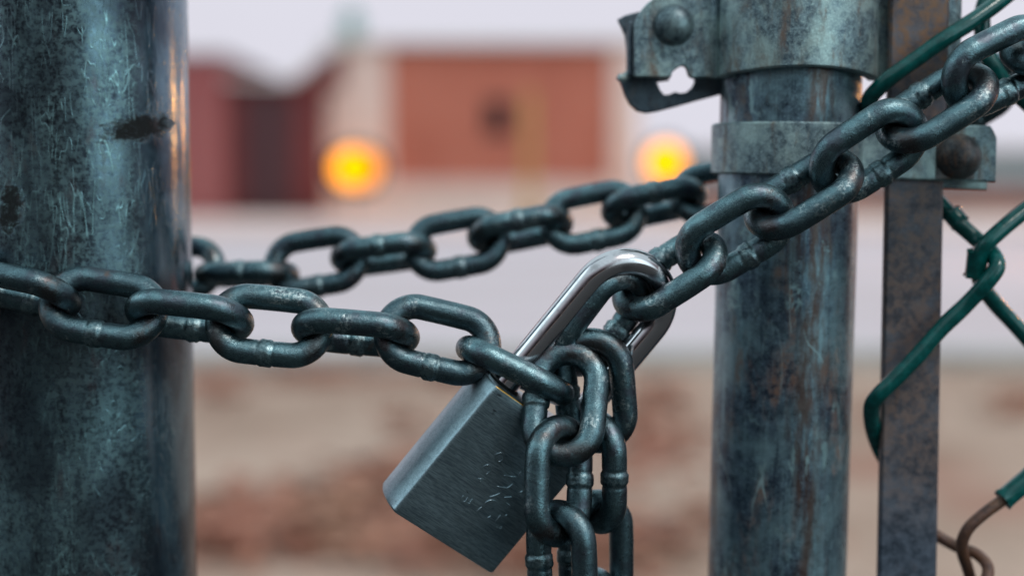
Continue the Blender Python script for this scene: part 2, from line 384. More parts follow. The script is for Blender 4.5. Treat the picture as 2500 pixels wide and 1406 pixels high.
# leaf litter on the verge
def leaf_litter():
    bm = bmesh.new(); lay = bm.loops.layers.color.new('tint') if False else None
    rnd = random.Random(3)
    spots = [(820,1290,190,70,520),(1010,1180,150,60,260),(560,1290,90,60,240),(1150,1330,150,60,260),(1130,935,70,16,120),(1600,1080,100,70,150),
             (1620,980,60,40,80),(2480,1000,50,30,70),(2200,1010,50,40,50),(760,925,170,14,90),(540,960,70,30,50),(1440,1350,200,60,260),(1000,1040,60,30,30),(1750,1290,200,80,50)]
    for (cx, cy, sx_, sy_, n) in spots:
        for _ in range(n):
            p = G(rnd.gauss(cx, sx_*0.6), min(1500, max(905, rnd.gauss(cy, sy_*0.6))))
            s = rnd.uniform(0.025, 0.06); a = rnd.uniform(0, 6.28)
            rot = Matrix.Rotation(a, 3, 'Z') @ Matrix.Rotation(rnd.uniform(-0.9, 0.9), 3, 'X')
            z = 0.004 + rnd.uniform(0.0, 0.03) + s*0.35
            pts = [(-1,0,0),(-0.3,0.5,0.12),(0.5,0.42,0.1),(1.1,0,0.2),(0.5,-0.42,0.1),(-0.3,-0.5,0.12)]
            vs = [bm.verts.new(Vector((p.x, p.y, z)) + rot @ (Vector(q)*s)) for q in pts]
            bm.faces.new(vs)
    M = Mat('fallen_leaves'); n = M.noise(M.coord('Object'), 3.0, 3); n2 = M.noise(M.coord('Object', loc=(4,4,4)), 25, 2)
    c = M.mix(M.ramp(n, 0.35, 0.65), (0.36, 0.12, 0.075), (0.42, 0.19, 0.12)); c = M.mix(M.ramp(n2, 0.5, 0.7), c, (0.15, 0.075, 0.06))
    m = M.out(Base_Color=c, Roughness=0.8)
    tag(bm_obj('leaf_litter', bm, m, smooth=False), 'rust coloured fallen leaves scattered over the dry verge', 'leaves', kind='stuff')
leaf_litter()

# ---- buildings (blurred beyond the fence)
def brick(name, a, b, mortar):
    M = Mat(name); v = M.coord('Object', rot=(R(90), 0, 0), scale=(1, 1, 1))
    br = M.n('ShaderNodeTexBrick', {'Vector': v, 'Color1': (*a, 1), 'Color2': (*b, 1), 'Mortar': (*mortar, 1), 'Scale': 1.0,
             'Mortar Size': 0.009, 'Brick Width': 0.22, 'Row Height': 0.075})
    n = M.noise(M.coord('Object'), 0.6, 3)
    c = M.mix(M.ramp(n, 0.35, 0.7, 0.0, 0.4), br.outputs['Color'], (a[0]*0.75, a[1]*0.72, a[2]*0.8))
    return M.out(Base_Color=c, Roughness=0.9, Normal=M.bump(br.outputs['Fac'], -0.3, 0.01))
brick_red = brick('orange_brick', (0.46, 0.120, 0.070), (0.52, 0.145, 0.09), (0.46, 0.20, 0.16))
brick_dark = brick('maroon_brick', (0.145, 0.020, 0.022), (0.19, 0.03, 0.03), (0.15, 0.06, 0.06))
cream = simple('cream_render', (0.80, 0.60, 0.54), 0.85, scale=1.5, var=0.06)
trim_m = simple('pale_trim', (0.66, 0.62, 0.60), 0.8, var=0.05)
roof_m = simple('dull_roof', (0.30, 0.26, 0.27), 0.8, var=0.1)
dark_m = simple('dark_glass', (0.03, 0.02, 0.025), 0.25, var=0.2)
verd = simple('green_copper', (0.22, 0.36, 0.33), 0.7, var=0.15)

BY = 43.0
def part_box(name, par, m, x0, y0, x1, y1, Ya, Yb, ground=False, bev=0.0):
    """box whose front face covers the pixels x0..x1, y0..y1 on the plane y = Ya"""
    a = W(x0, y1, Ya); b = W(x1, y0, Ya)
    bm = bmesh.new(); box(bm, (a.x, Ya, 0.0 if ground else a.z), (b.x, Yb, b.z))
    if bev: bevel(bm, bev)
    return bm_obj(name, bm, m, par, smooth=False)
c0 = W(1215, 500, BY)
hall = thing('brick_hall', (c0.x, BY+3, 0), 'orange brick hall with pale corner columns and a flat pale roof edge', 'building')
part_box('wall', hall, brick_red, 930, 116, 1505, 443, BY, BY+9)
part_box('plinth', hall, cream, 800, 445, 1570, 545, BY-0.12, BY+9.1, ground=True)
part_box('column', hall, cream, 792, 112, 948, 445, BY-0.10, BY+0.6)
part_box('column', hall, cream, 1492, 112, 1560, 445, BY-0.10, BY+0.6)
part_box('cornice', hall, trim_m, 786, 97, 1566, 111, BY-0.3, BY+9.3, bev=0.02)
wv = part_box('vent', hall, dark_m, 1185, 245, 1245, 330, BY-0.05, BY+0.1)
bm = bmesh.new()
a = W(832, 96, BY); b = W(876, 50, BY)
mid = (a+b)/2
bmesh.ops.create_cone(bm, cap_ends=True, segments=16, radius1=0.34, radius2=0.30, depth=0.55, matrix=Matrix.Translation((mid.x, BY+0.5, a.z+0.27)))
bmesh.ops.create_cone(bm, cap_ends=True, segments=16, radius1=0.38, radius2=0.05, depth=0.55, matrix=Matrix.Translation((mid.x, BY+0.5, a.z+0.82)))
bm_obj('cupola', bm, verd, hall, sharp=30)

c0 = W(600, 500, BY-1)
shed = thing('maroon_building', (c0.x, BY+2, 0), 'dark maroon brick building with stepped roof left of the orange brick hall', 'building')
part_box('wall', shed, brick_dark, 560, 215, 786, 560, BY-1, BY+7, ground=True)
part_box('tower', shed, brick('plum_brick', (0.32, 0.07, 0.07), (0.38, 0.095, 0.09), (0.24, 0.13, 0.13)), 380, 140, 545, 560, BY-1.4, BY+7.2, ground=True)
part_box('tower_cap', shed, roof_m, 374, 128, 549, 139, BY-1.5, BY+7.3)
part_box('door', shed, simple('maroon_shutter', (0.075, 0.022, 0.028), 0.6), 600, 225, 712, 552, BY-1.08, BY-0.9, ground=False)
# sloping roof edge rising to the hall
def gable():
    pts = [(552, 214), (552, 203), (715, 203), (832, 112), (832, 214)]
    q = [W(x, y, BY-1.15) for x, y in pts]
    me = plate_mesh([[(v.x, v.z) for v in q]], 0.6, 0.01); me.transform(Matrix.Translation((0, BY-1.15+0.3, 0)))
    put('gable', me, brick_dark, shed, smooth=False)
    pts = [(545, 202), (545, 192), (708, 192), (832, 95), (832, 111), (714, 203)]
    q = [W(x, y, BY-1.3) for x, y in pts]
    me = plate_mesh([[(v.x, v.z) for v in q]], 1.2, 0.01); me.transform(Matrix.Translation((0, BY-1.3+0.6, 0)))
    put('roof_edge', me, trim_m, shed, smooth=False)
gable()
# far low buildings to the right
c0 = W(2100, 500, 60)
far = thing('low_building', (c0.x, 64, 0), 'low grey building with a red brown base far off on the right', 'building')
part_box('wall', far, simple('grey_blue_wall', (0.40, 0.44, 0.47), 0.8, var=0.08), 1690, 372, 2900, 455, 60, 70)
part_box('plinth', far, simple('red_brown_base', (0.36, 0.13, 0.10), 0.85, var=0.2, scale=0.4), 1690, 456, 2900, 500, 59.9, 70.1, ground=True)
part_box('roof', far, trim_m, 1680, 362, 2900, 371, 59.6, 70.5)

# yellow marker pole in front of the hall
yp = W(1292, 470, 36)
pole = thing('marker_pole', (yp.x, 36, 0.12), 'slim yellow ochre pole standing in front of the brick wall', 'pole')
bm = bmesh.new(); top = W(1292, 225, 36).z
tube(bm, [Vector((yp.x, 36, 0.12)), Vector((yp.x, 36, top*0.5)), Vector((yp.x, 36, top))], 0.12, 16)
bm_obj('shaft', bm, simple('ochre_paint', (0.55, 0.30, 0.08), 0.6), pole, sharp=40)
bm = bmesh.new(); box(bm, (yp.x-0.25, 35.75, 0.12), (yp.x+0.25, 36.25, 0.35)); bevel(bm, 0.03)
bm_obj('foot', bm, simple('ochre_foot', (0.50, 0.27, 0.08), 0.7), pole, smooth=False)

# amber lamps
lamp_glow = emit('amber_glow', (1.0, 0.34, 0.0), 3.6)
lamp_dim = emit('amber_glow_dim', (1.0, 0.30, 0.0), 2.2)
assumed_lamp_glow = emit('assumed_sodium_glow', (1.0, 0.34, 0.06), 260)  # only for the two assumed lamps out of view
lamp_metal = simple('lamp_iron', (0.03, 0.03, 0.03), 0.5, 0.6)
def lamp(px, py, Y, r, label, twin=0.0, at=None, glow=None):
    p = at or W(px, py, Y); Y = p.y
    t = thing('amber_lamp', (p.x, Y, 0.12), label, 'lamp', 'amber lamps on short posts')
    bm = bmesh.new()
    tube(bm, [Vector((p.x, Y, 0.12)), Vector((p.x, Y, 0.6)), Vector((p.x, Y, p.z-r*0.95))], 0.035, 12)
    bmesh.ops.create_cone(bm, cap_ends=True, segments=16, radius1=0.12, radius2=0.05, depth=0.1, matrix=Matrix.Translation((p.x, Y, 0.17)))
    if twin:
        tube(bm, [Vector((p.x-0.02, Y, p.z-r*1.05)), Vector((p.x+twin*0.5, Y, p.z-r*1.15)), Vector((p.x+twin, Y, p.z-r*0.95))], 0.02, 10)
    bm_obj('post', bm, lamp_metal, t, sharp=40)
    if not glow:        # added dark housing behind the globes, blocks the pale background
        bm = bmesh.new()
        for dx in ([0.0, twin] if twin else [0.0]):
            bmesh.ops.create_cone(bm, cap_ends=True, segments=32, radius1=r*1.42, radius2=r*0.9, depth=0.14, matrix=Matrix.Translation((p.x+dx, Y+0.10+0.01*bool(dx), p.z)) @ Matrix.Rotation(-math.pi/2, 4, 'X'))
        bm_obj('blocking_disc', bm, lamp_metal, t, sharp=40)
    for dx in ([0.0, twin] if twin else [0.0]):
        bm = bmesh.new(); bmesh.ops.create_uvsphere(bm, u_segments=24, v_segments=14, radius=r, matrix=Matrix.Translation((p.x+dx, Y, p.z)))
        bm_obj('globe', bm, glow or (lamp_dim if dx else lamp_glow), t)
    return t
lamp(0, 0, 0, 0.16, 'nearer of two assumed amber lamps, unseen, added out to the right', at=Vector((11.2, 10.0, 1.72)), glow=assumed_lamp_glow)  # assumed lamp out of view, added for the orange streaks on the steel post
lamp(0, 0, 0, 0.16, 'second assumed amber lamp, unseen, added out to the right beyond the nearer one', at=Vector((9.6, 18.5, 1.95)), glow=assumed_lamp_glow)  # another assumed, unseen lamp, added for the same orange streaks
lamp(857, 411, 41, 0.48, 'twin globed amber lamp glowing before the cream corner column', twin=0.30)
lamp(1625, 397, 41, 0.48, 'single amber globe lamp glowing to the right of the brick hall')

# ================================================================== STEEL POST (left)
PY, PR = 0.5625, 0.042
edge_t = W(468, 100, PY); edge_b = W(470, 1300, PY)
def silh(px):   # x of the axis so that the right silhouette of a radius PR cylinder falls on px
    s = (px-1250)/F_PX; al = math.atan(s)
    # line through the eye at slope s, tangent distance PR
    return s*PY - PR/math.cos(al)
PX = silh(468.5)
GOUGE = []
CH_Z = W(200, 740, 0.52).z
def surf_uv(px, py):
    """(u, v) on the left post where the pixel's ray meets its front"""
    lo, hi = PY-PR-0.001, PY
    best = None
    for i in range(400):
        Y = lo + (hi-lo)*i/400; p = W(px, py, Y)
        if (p.x-PX)**2 + (p.y-PY)**2 <= PR**2:
            an = math.atan2(p.x-PX, PY-p.y); return (an*PR, p.z)
    return (0, 1)
GOUGE = [surf_uv(345, 312), surf_uv(25, 510)]
def cyl_uv(name, x, y, r, z0, z1, m, par=None, seg=160, nz=1, dx=0.0, wall=0.0, dy=0.0):
    """tube with UV = (arc metres from the front, height)"""
    bm = bmesh.new(); uvl = bm.loops.layers.uv.new('UVMap'); rings = []
    for j in range(nz+1):
        f = j/nz; z = z0+(z1-z0)*f
        rings.append([bm.verts.new((x+dx*f + r*math.sin(2*math.pi*k/seg-math.pi), y+dy*f - r*math.cos(2*math.pi*k/seg-math.pi), z)) for k in range(seg)])
    for j in range(nz):
        for k in range(seg):
            k2 = (k+1) % seg
            f = bm.faces.new((rings[j][k], rings[j][k2], rings[j+1][k2], rings[j+1][k]))
            u0 = (2*math.pi*k/seg-math.pi)*r; u1 = (2*math.pi*(k+1)/seg-math.pi)*r
            za = z0+(z1-z0)*j/nz; zb = z0+(z1-z0)*(j+1)/nz
            for lp, uv in zip(f.loops, ((u0, za), (u1, za), (u1, zb), (u0, zb))): lp[uvl].uv = uv
    bm.faces.new(rings[-1]); bm.faces.new(rings[0][::-1])
    me = bpy.data.meshes.new(name); 
    for e in bm.edges:
        if len(e.link_faces) == 2 and e.calc_face_angle(0) > R(40): e.smooth = False
    bm.normal_update(); bm.to_mesh(me); bm.free()
    return put(name, me, m, par)
post = thing('fence_post', (PX, PY, 0), 'thick scratched galvanised steel post with dark gouges, chain wrapped round it', 'post')
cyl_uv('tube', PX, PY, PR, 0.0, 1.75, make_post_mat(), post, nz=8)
bm = bmesh.new(); bmesh.ops.create_uvsphere(bm, u_segments=32, v_segments=16, radius=PR*1.04, matrix=Matrix.Translation((PX, PY, 1.745)) @ Matrix.Scale(0.5, 4, (0,0,1)))
bm_obj('cap', bm, make_zinc('cap_zinc', (0.08,0.1,0.11), (0.2,0.25,0.26), (0.3,0.36,0.37), 0.2), post)

# ================================================================== GATE
GY, GR = 0.560, 0.0272
gt = W(1931, 200, GY); gb = W(1896, 1400, GY)
slope = (gt.x-gb.x)/(gt.z-gb.z)
gx = lambda z: gb.x + (z-gb.z)*slope
gate = thing('chain_link_gate', (gx(0), GY, 0), 'chain link gate with a zinc frame post, flat tension bar and green coated wire mesh', 'gate')
def post_extra(M, col, n1, n2):
    sp = M.n('ShaderNodeSeparateXYZ', {0: M.coord('UV')})
    u = M.add(sp.outputs[0], M.mul(M.math('SUBTRACT', M.noise(M.coord('UV', scale=(1, 0.4, 1)), 45, 3), 0.5), 0.03))
    belt = M.ramp(M.math('ABSOLUTE', M.math('SUBTRACT', u, 0.006)), 0.002, 0.011, 1, 0)      # run of rust down the front
    run_ = M.mul(belt, M.ramp(M.noise(M.coord('UV', scale=(4, 0.6, 1), loc=(1, 5, 0)), 60, 5, 0.7), 0.36, 0.58))
    col = M.mix(M.mul(run_, 0.85), col, (0.115, 0.055, 0.038))
    lime = M.mul(M.ramp(M.noise(M.coord('UV', scale=(1.6, 0.7, 1), loc=(3, 3, 0), rot=(0, 0, 0.3)), 75, 5, 0.72, 0.8), 0.565, 0.63), M.ramp(M.noise(M.coord('UV', loc=(8, 8, 0)), 22, 2), 0.45, 0.58))
    col = M.mix(M.mul(lime, 0.75), col, (0.40, 0.56, 0.58))
    sc = scratches(M, 'UV', [(0.9, 60, 0.2, 0.006, 2.2, 0.56), (-0.8, 75, 0.2, 0.006, 6.6, 0.56)], 40)
    return M.mix(M.mul(sc, 0.7), col, (0.36, 0.48, 0.50))
def bar_extra(M, col, n1, n2):
    sp = M.n('ShaderNodeSeparateXYZ', {0: M.coord('Object')})
    z = M.add(sp.outputs[2], M.mul(M.math('SUBTRACT', n1, 0.5), 0.03))
    top = M.ramp(z, BAR_Z[0], BAR_Z[1]); low = M.ramp(z, BAR_Z[3], BAR_Z[2])
    rr = M.math('MAXIMUM', M.mul(top, 0.85), M.mul(low, 0.5))
    f = M.mul(rr, M.ramp(n2, 0.40, 0.60, 0.35, 1.0))
    return M.mix(f, col, M.mix(n2, (0.09, 0.045, 0.03), (0.42, 0.20, 0.10)))
BAR_Z = (W(2240, 300, 0.546).z, W(2240, 130, 0.546).z, W(2220, 1080, 0.546).z, W(2220, 1380, 0.546).z)
zinc_post = make_zinc('streaked_zinc', (0.038, 0.052, 0.085), (0.12, 0.165, 0.22), (0.30, 0.43, 0.48), 0.60, 1.0, True, 'UV', 0.8, (0.26, 0.44), 3.0, 0.35, post_extra)
cyl_uv('frame_post', gx(0.06), GY, GR, 0.06, 1.6, zinc_post, gate, nz=6, dx=gx(1.6)-gx(0.06))

zinc_clamp = make_zinc('clamp_zinc', (0.08, 0.11, 0.145), (0.28, 0.355, 0.39), (0.52, 0.62, 0.59), 0.62, 1.5, False, 'Object', 0.75, (0.36, 0.55), 1.0, 0.5)
zinc_lug = make_zinc('latch_zinc', (0.05, 0.06, 0.08), (0.10, 0.12, 0.15), (0.16, 0.19, 0.22), 0.35, 1.2, False, 'Object', 0.5, (0.4, 0.6), 2.0, 0.3)
zinc_band = make_zinc('band_zinc', (0.09, 0.12, 0.15), (0.28, 0.35, 0.38), (0.52, 0.62, 0.60), 0.5, 1.7, False, 'Object', 0.7, (0.38, 0.56), 6.0, 0.45)
bolt_grey = make_zinc('bolt_grey', (0.05, 0.06, 0.075), (0.14, 0.18, 0.20), (0.30, 0.38, 0.39), 0.35, 2.0, False, 'Object', 0.6, (0.3, 0.45), 8.0, 0.3)
bolt_rust = make_zinc('bolt_rusty', (0.035, 0.034, 0.04), (0.10, 0.085, 0.085), (0.24, 0.22, 0.22), 0.85, 2.0, False, 'Object', 0.75, (0.3, 0.5), 9.0, 0.3)
bar_m = make_zinc('rusty_bar', (0.04, 0.048, 0.068), (0.11, 0.125, 0.165), (0.18, 0.20, 0.255), 0.30, 0.9, False, 'Object', 0.55, (0.45, 0.65), 4.4, 0.3, bar_extra)

def band(name, plan, zf, m, par, thick):
    """strip swept along a plan path (x, y outer face); zf(i) gives (z_low, z_high)"""
    bm = bmesh.new(); n = len(plan); rows = []
    P = [Vector(p) for p in plan]
    for i in range(n):
        t = (P[min(i+1, n-1)] - P[max(i-1, 0)]).normalized(); nrm = Vector((-t.y, t.x))   # inward side
        lo, hi = zf(i); q = P[i] + nrm*thick
        b = min(0.0007, thick*0.35)
        prof = [(P[i]+nrm*b, lo), (P[i], lo+b), (P[i], hi-b), (P[i]+nrm*b, hi), (q-nrm*b, hi), (q, hi-b), (q, lo+b), (q-nrm*b, lo)]
        rows.append([bm.verts.new((p.x, p.y, z)) for p, z in prof])
    for i in range(n-1):
        for k in range(8):
            bm.faces.new((rows[i][k], rows[i][(k+1) % 8], rows[i+1][(k+1) % 8], rows[i+1][k]))
    bm.faces.new(rows[0]); bm.faces.new(rows[-1][::-1])
    return bm_obj(name, bm, m, par, sharp=42)

def bolt(px, py, r_px, Y, h, m, par, name='bolt', square=None):
    c = W(px, py, Y); r = r_px/F_PX*Y*0.995
    bm = bmesh.new(); prof = []
    for k in range(13):
        a = (math.pi/2)*k/12; prof.append((r*math.cos(a)**0.9 if k < 12 else 0.0, h*math.sin(a)**1.1))
    prof = [(r*0.96, -0.0006), (r, -0.0001)] + prof[1:]
    seg = 48; rings = []
    for (rr, hh) in prof[:-1]:
        rings.append([bm.verts.new((c.x+rr*math.cos(2*math.pi*k/seg)*(1+0.012*math.sin(3*k)), c.y-hh, c.z+rr*math.sin(2*math.pi*k/seg))) for k in range(seg)])
    tip = bm.verts.new((c.x, c.y-h*0.98, c.z))
    for A, B in zip(rings, rings[1:]):
        for k in range(seg): bm.faces.new((A[k], A[(k+1) % seg], B[(k+1) % seg], B[k]))
    for k in range(seg): bm.faces.new((rings[-1][k], rings[-1][(k+1) % seg], tip))
    bm.faces.new(rings[0][::-1])
    # raised round mark in the middle and a flat washer-like neck behind
    o = bm_obj(name, bm, m, par)
    if square:
        s = square; bm = bmesh.new(); box(bm, (c.x-s, c.y+0.0002, c.z-s), (c.x+s, c.y+0.03, c.z+s)); bevel(bm, 0.0005)
        o2 = bm_obj('shank', bm, m, None, smooth=False); o2.parent = o
    return o

# --- upper latch collar (front half): left plate, bulge over the post, right lug
CZ = W(1930, 165, 0.535).z
def collar():
    zlo_c = W(1930, 163, 0.5315).z
    cx = gx(zlo_c+0.02); th = 0.0045; ro = GR + 0.0009 + th
    flat = 0.5525; flr = 0.5514
    zt = zlo_c + 0.052
    plan = []; zl = []
    def addp(x, y, z): plan.append((x, y)); zl.append(z)
    z_left = W(1700, 191, flat).z; z_right = W(2150, 198, flat).z
    a0 = math.acos((GY-flat)/ro)
    xL = cx - ro*math.sin(a0); xR = cx + ro*math.sin(a0)
    x_start = W(1752, 190, flat).x
    N = 8
    addp(x_start-0.001, flat, z_left)
    addp(xL-0.0015, flat-0.0001, z_left)
    K = 48
    for k in range(K+1):
        a = -a0*0.97 + 2*a0*0.96*k/K
        f = math.cos(a)**0.8 if abs(a) < math.pi/2 else 0
        base = z_left + (z_right-z_left)*k/K + 0.0030*(0.5+0.5*math.cos(math.pi*(2*k/K-1)))**0.7
        addp(cx+ro*math.sin(a), GY-ro*math.cos(a), base)
    xr_end = W(2346, 100, flr).x
    addp(xR+0.0008, flr-0.0001, z_right)
    for k in range(1, 8): addp(xR+0.0015+(xr_end-xR-0.0015)*k/8, flr, z_right)
    z_corner = W(2346, 95, flat).z
    addp(xr_end-0.0012, flr, z_right); addp(xr_end, flr, z_right+0.0015)
    base_n = len(plan)
    o = band('latch_collar', plan, lambda i: (zl[i], zt), zinc_clamp, gate, th)
    # left plate with rounded top corner and a notch over the broken hole
    plate = round_poly([(1548,188),(1548,62),(1558,35),(1580,8),(1612,-14),(1668,-40),(1762,-40),(1762,191),(1690,191),(1682,186),(1676,165),(1668,160),(1656,165),(1642,176),(1638,190)],
                       [8,6,16,16,16,20,0.1,0.1,1,4,6,5,5,4,2], 4)
    px_plate('latch_plate', [plate], flat+0.0001, th, zinc_clamp, gate, 0.0006)
    # rear half with the torn bracket and the hook, seen through and below
    rear = [(1508,48),(1526,38),(1548,32),(1600,20),(1764,20),(1764,230),(1700,247),(1640,264),(1605,273),(1578,277),(1556,272),(1538,256),(1526,234),(1519,212),(1513,196),(1516,186),(1528,176),(1531,168),(1530,120),(1526,86),(1517,66)]
    hole = [(1604,201),(1633,197),(1636,188),(1638,160),(1660,150),(1700,150),(1692,182),(1697,200),(1690,214),(1676,226),(1662,228),(1648,225),(1634,231),(1622,232),(1612,220)]
    hole = hole[::-1]
    px_plate('latch_hook', [rear, hole], 0.5635, 0.0042, zinc_lug, gate, 0.0007)
    # rolled left edge joining front plate and rear half, with the torn lip
    q = [W(1513,188,0.5575), W(1522,197,0.5585), W(1534,186,0.5575), W(1531,176,0.556)]
    bm = bmesh.new(); tube(bm, catmull([W(1511,189,0.556), W(1520,192,0.557), W(1531,185,0.559), W(1536,178,0.562)], 4), lambda i, n: 0.0017*(1-0.4*abs(i/n-0.4)), 10)
    bm_obj('torn_lip', bm, zinc_band, gate)
    bm = bmesh.new(); a = W(1533,186,0.5555); b = W(1546,52,0.5555)
    box(bm, (a.x, 0.5556, a.z), (b.x, 0.5630, b.z)); bevel(bm, 0.0006, 1)
    bm_obj('latch_side', bm, zinc_lug, gate, smooth=False)
    # two stamped marks and weld scale on the bulge
    bolt(1645, 62, 50, flat+0.0004, 0.0062, bolt_grey, gate)
    # nut and thread end peeping under the plate
    bm = bmesh.new(); c = W(1641, 158, 0.5565)
    bmesh.ops.create_cone(bm, cap_ends=True, segments=20, radius1=0.0024, radius2=0.0024, depth=0.005, matrix=Matrix.Translation((c.x, 0.5585, c.z)) @ Matrix.Rotation(math.pi/2, 4, 'X'))
    bm_obj('rivet', bm, bolt_rust, gate, sharp=40)
    return cx
collar()

# --- lower tension band
def tension_band():
    th = 0.0024; ro = GR+0.0006+th; fl = 0.5432
    zc = W(1900, 362, 0.535).z; cx = gx(zc)
    plan = []
    # rear lug -> round the back -> left -> front -> front lug
    xe = W(2432, 380, fl).x
    K = 72
    a1 = math.acos((GY-fl)/ro)            # angle where the front face meets the lug plane
    back = 0.5535
    aback = math.pi + 0.0
    pts = []
    a = R(-262)
    pts.append((W(2411, 400, back).x, back+th)); pts.append((cx+ro*1.05, back+th))
    for k in range(K+1):
        an = R(-270)+ (a1*0.98-R(-270))*k/K   # -270deg = right side seen from the rear
        pts.append((cx+ro*math.sin(an), GY-ro*math.cos(an)))
    pts.append((cx+ro*math.sin(a1)+0.002, fl-0.00015))
    xs = pts[-1][0]
    for k in range(1, 11): pts.append((xs+(xe-xs)*k/11, fl))
    pts += [(xe-0.0022, fl), (xe-0.0012, fl), (xe, fl)]
    n = len(pts)
    zlL, zhL = W(1745, 424, 0.55).z, W(1745, 300, 0.55).z
    zlR, zhR = W(2432, 446, fl).z, W(2420, 307, fl).z
    xL = cx-ro
    # order: rear lug is "outside" facing away, so the strip's inward side must face the post
    def zf(i):
        x = pts[i][0]; f = max(0, min(1, (x-xL)/(xe-xL)))
        lo = zlL+(zlR-zlL)*f; hi = zhL+(zhR-zhL)*f
        if i < 2: lo -= 0.0030; hi -= 0.0030
        if i == n-1: hi -= 0.0040
        if i == n-2: hi -= 0.0016
        if i == n-3: hi -= 0.0002
        return lo, hi
    band('tension_band', pts, zf, zinc_band, gate, th)
    b = bolt(2340, 383, 56, fl+0.0004, 0.0068, bolt_rust, gate)
    # square neck collar of the bolt: a slightly proud dark square seat
    c = W(2338, 385, fl); s = 0.0083
    bm = bmesh.new(); box(bm, (c.x-s, fl-0.0004, c.z-s), (c.x+s*0.8, fl+0.001, c.z+s*0.92)); bevel(bm, 0.0003, 1)
    o = bm_obj('bolt_seat', bm, bolt_rust, gate, smooth=False)
tension_band()

# --- flat tension bar
def tension_bar():
    yb0, yb1 = 0.5460, 0.5508
    bm = bmesh.new()
    L = [(2178,-120),(2165,450),(2146,1406),(2072,5200)]; Rr = [(2325,-120),(2305,450),(2288,1406),(2219,5200)]
    rows = []
    for (a, b) in zip(L, Rr):
        p = W(a[0], a[1], yb0); q = W(b[0], b[1], yb0)
        bv = 0.0009
        prof = [(p.x+bv, yb0), (q.x-bv*1.4, yb0), (q.x, yb0+bv*1.2), (q.x, yb1-bv), (q.x-bv, yb1), (p.x+bv, yb1), (p.x, yb1-bv), (p.x, yb0+bv)]
        rows.append([bm.verts.new((x, y, p.z)) for x, y in prof])
    for A, B in zip(rows, rows[1:]):
        for k in range(8): bm.faces.new((A[k], A[(k+1) % 8], B[(k+1) % 8], B[k]))
    bm.faces.new(rows[0]); bm.faces.new(rows[-1])
    bm_obj('tension_bar', bm, bar_m, gate, sharp=25)
tension_bar()

# --- mesh wires (green vinyl over a rusty core)
vinyl = Mat('green_vinyl')
_v = vinyl.coord('Object'); _n = vinyl.noise(_v, 300, 4, 0.6)
vinyl = vinyl.out(Base_Color=vinyl.mix(vinyl.ramp(_n, 0.35, 0.75), (0.0, 0.055, 0.050), (0.001, 0.100, 0.092)), Roughness=vinyl.ramp(_n, 0.3, 0.7, 0.14, 0.26),
                  Normal=vinyl.bump(_n, 0.2, 0.0004))
rustwire = make_zinc('rusty_wire', (0.05, 0.022, 0.018), (0.13, 0.055, 0.04), (0.21, 0.10, 0.075), 1.0, 2.0, False, 'Object', 0.2, (0.4, 0.6), 11, 0.4)
def wire(name, pts, r, m, par, seg=16, n=10):
    bm = bmesh.new(); path = catmull([W(x, y, Y) for x, y, Y in pts], n)
    s = random.random()*50
    tube(bm, path, lambda i, n_: r*(1+0.05*mnoise.noise(Vector((i*0.13+s, 0, 0)))), seg)
    return bm_obj(name, bm, m, par, sharp=50)
WR = 0.00315
Yf = 0.540
wB = wire('mesh_wire', [(2560,-100,0.552),(2500,-45,0.548),(2440,5,0.543),(2370,55,0.539),(2300,100,0.537),(2240,143,0.537),(2185,182,0.537),(2146,215,0.539),(2124,242,0.543),(2119,275,0.550),
                    (2135,320,0.556),(2180,380,0.558),(2240,445,0.558),(2300,503,0.556),(2340,545,0.552),(2385,585,0.549),(2420,616,0.541),(2434,650,0.535),
                    (2408,690,0.534),(2360,742,0.537),(2300,800,0.537),(2240,868,0.5365),(2185,925,0.5365),(2147,962,0.537),(2128,992,0.541),(2130,1040,0.549),(2146,1090,0.556),
                    (2180,1150,0.558),(2215,1215,0.558)], WR, vinyl, gate)
bare = wire('mesh_wire', [(2215,1215,0.558),(2250,1275,0.558),(2290,1308,0.557),(2340,1335,0.553),(2385,1352,0.549),(2412,1385,0.543),(2400,1430,0.538),(2350,1500,0.536),(2260,1600,0.536),(2160,1700,0.54)],
            0.0023, rustwire, gate)
bare['label'] = 'rusty bare stretch of mesh wire'
wA = wire('mesh_wire', [(2425,-60,0.556),(2408,-5,0.553),(2398,45,0.551),(2402,105,0.549),(2420,155,0.546),(2450,200,0.545),(2500,245,0.547),(2560,300,0.55),(2640,365,0.55),
                    (2660,400,0.552),(2600,440,0.548),(2505,512,0.543),(2440,565,0.539),(2405,600,0.538),(2388,640,0.541),(2395,690,0.549),(2425,735,0.554),(2480,795,0.556),(2560,880,0.555),
                    (2660,980,0.550),(2680,1020,0.548),(2620,1090,0.545),(2550,1145,0.543),(2500,1180,0.542),(2459,1211,0.541)], WR, vinyl, gate)
bare = wire('mesh_wire', [(2470,1202,0.541),(2445,1222,0.541),(2400,1255,0.540),(2362,1292,0.540),(2348,1335,0.543),(2362,1385,0.549),(2380,1440,0.554),(2420,1520,0.557),(2500,1620,0.557)],
            0.0023, rustwire, gate)
bare['label'] = 'rusty wire end with its green coating gone'
# split sleeves of vinyl at the knuckle and where the coating stops
def sleeve(p0, p1, Y0, Y1, r):
    bm = bmesh.new(); a = W(*p0, Y0); b = W(*p1, Y1)
    path = [a+(b-a)*k/6 for k in range(7)]
    tube(bm, path, lambda i, n: r*(1+0.08*(i == 6)+0.05*(i == 0)), 18, ring=lambda i, k: 1+0.18*(i == 6)*math.sin(k*2.1)+0.0*i)
    o = bm_obj('vinyl_sleeve', bm, vinyl, gate, sharp=50)
sleeve((2388,612), (2381,676), 0.5392, 0.5412, 0.0040)
sleeve((2520,1160), (2448,1220), 0.5425, 0.541, 0.0040)
sleeve((2345,547), (2322,520), 0.5515, 0.554, 0.0038)

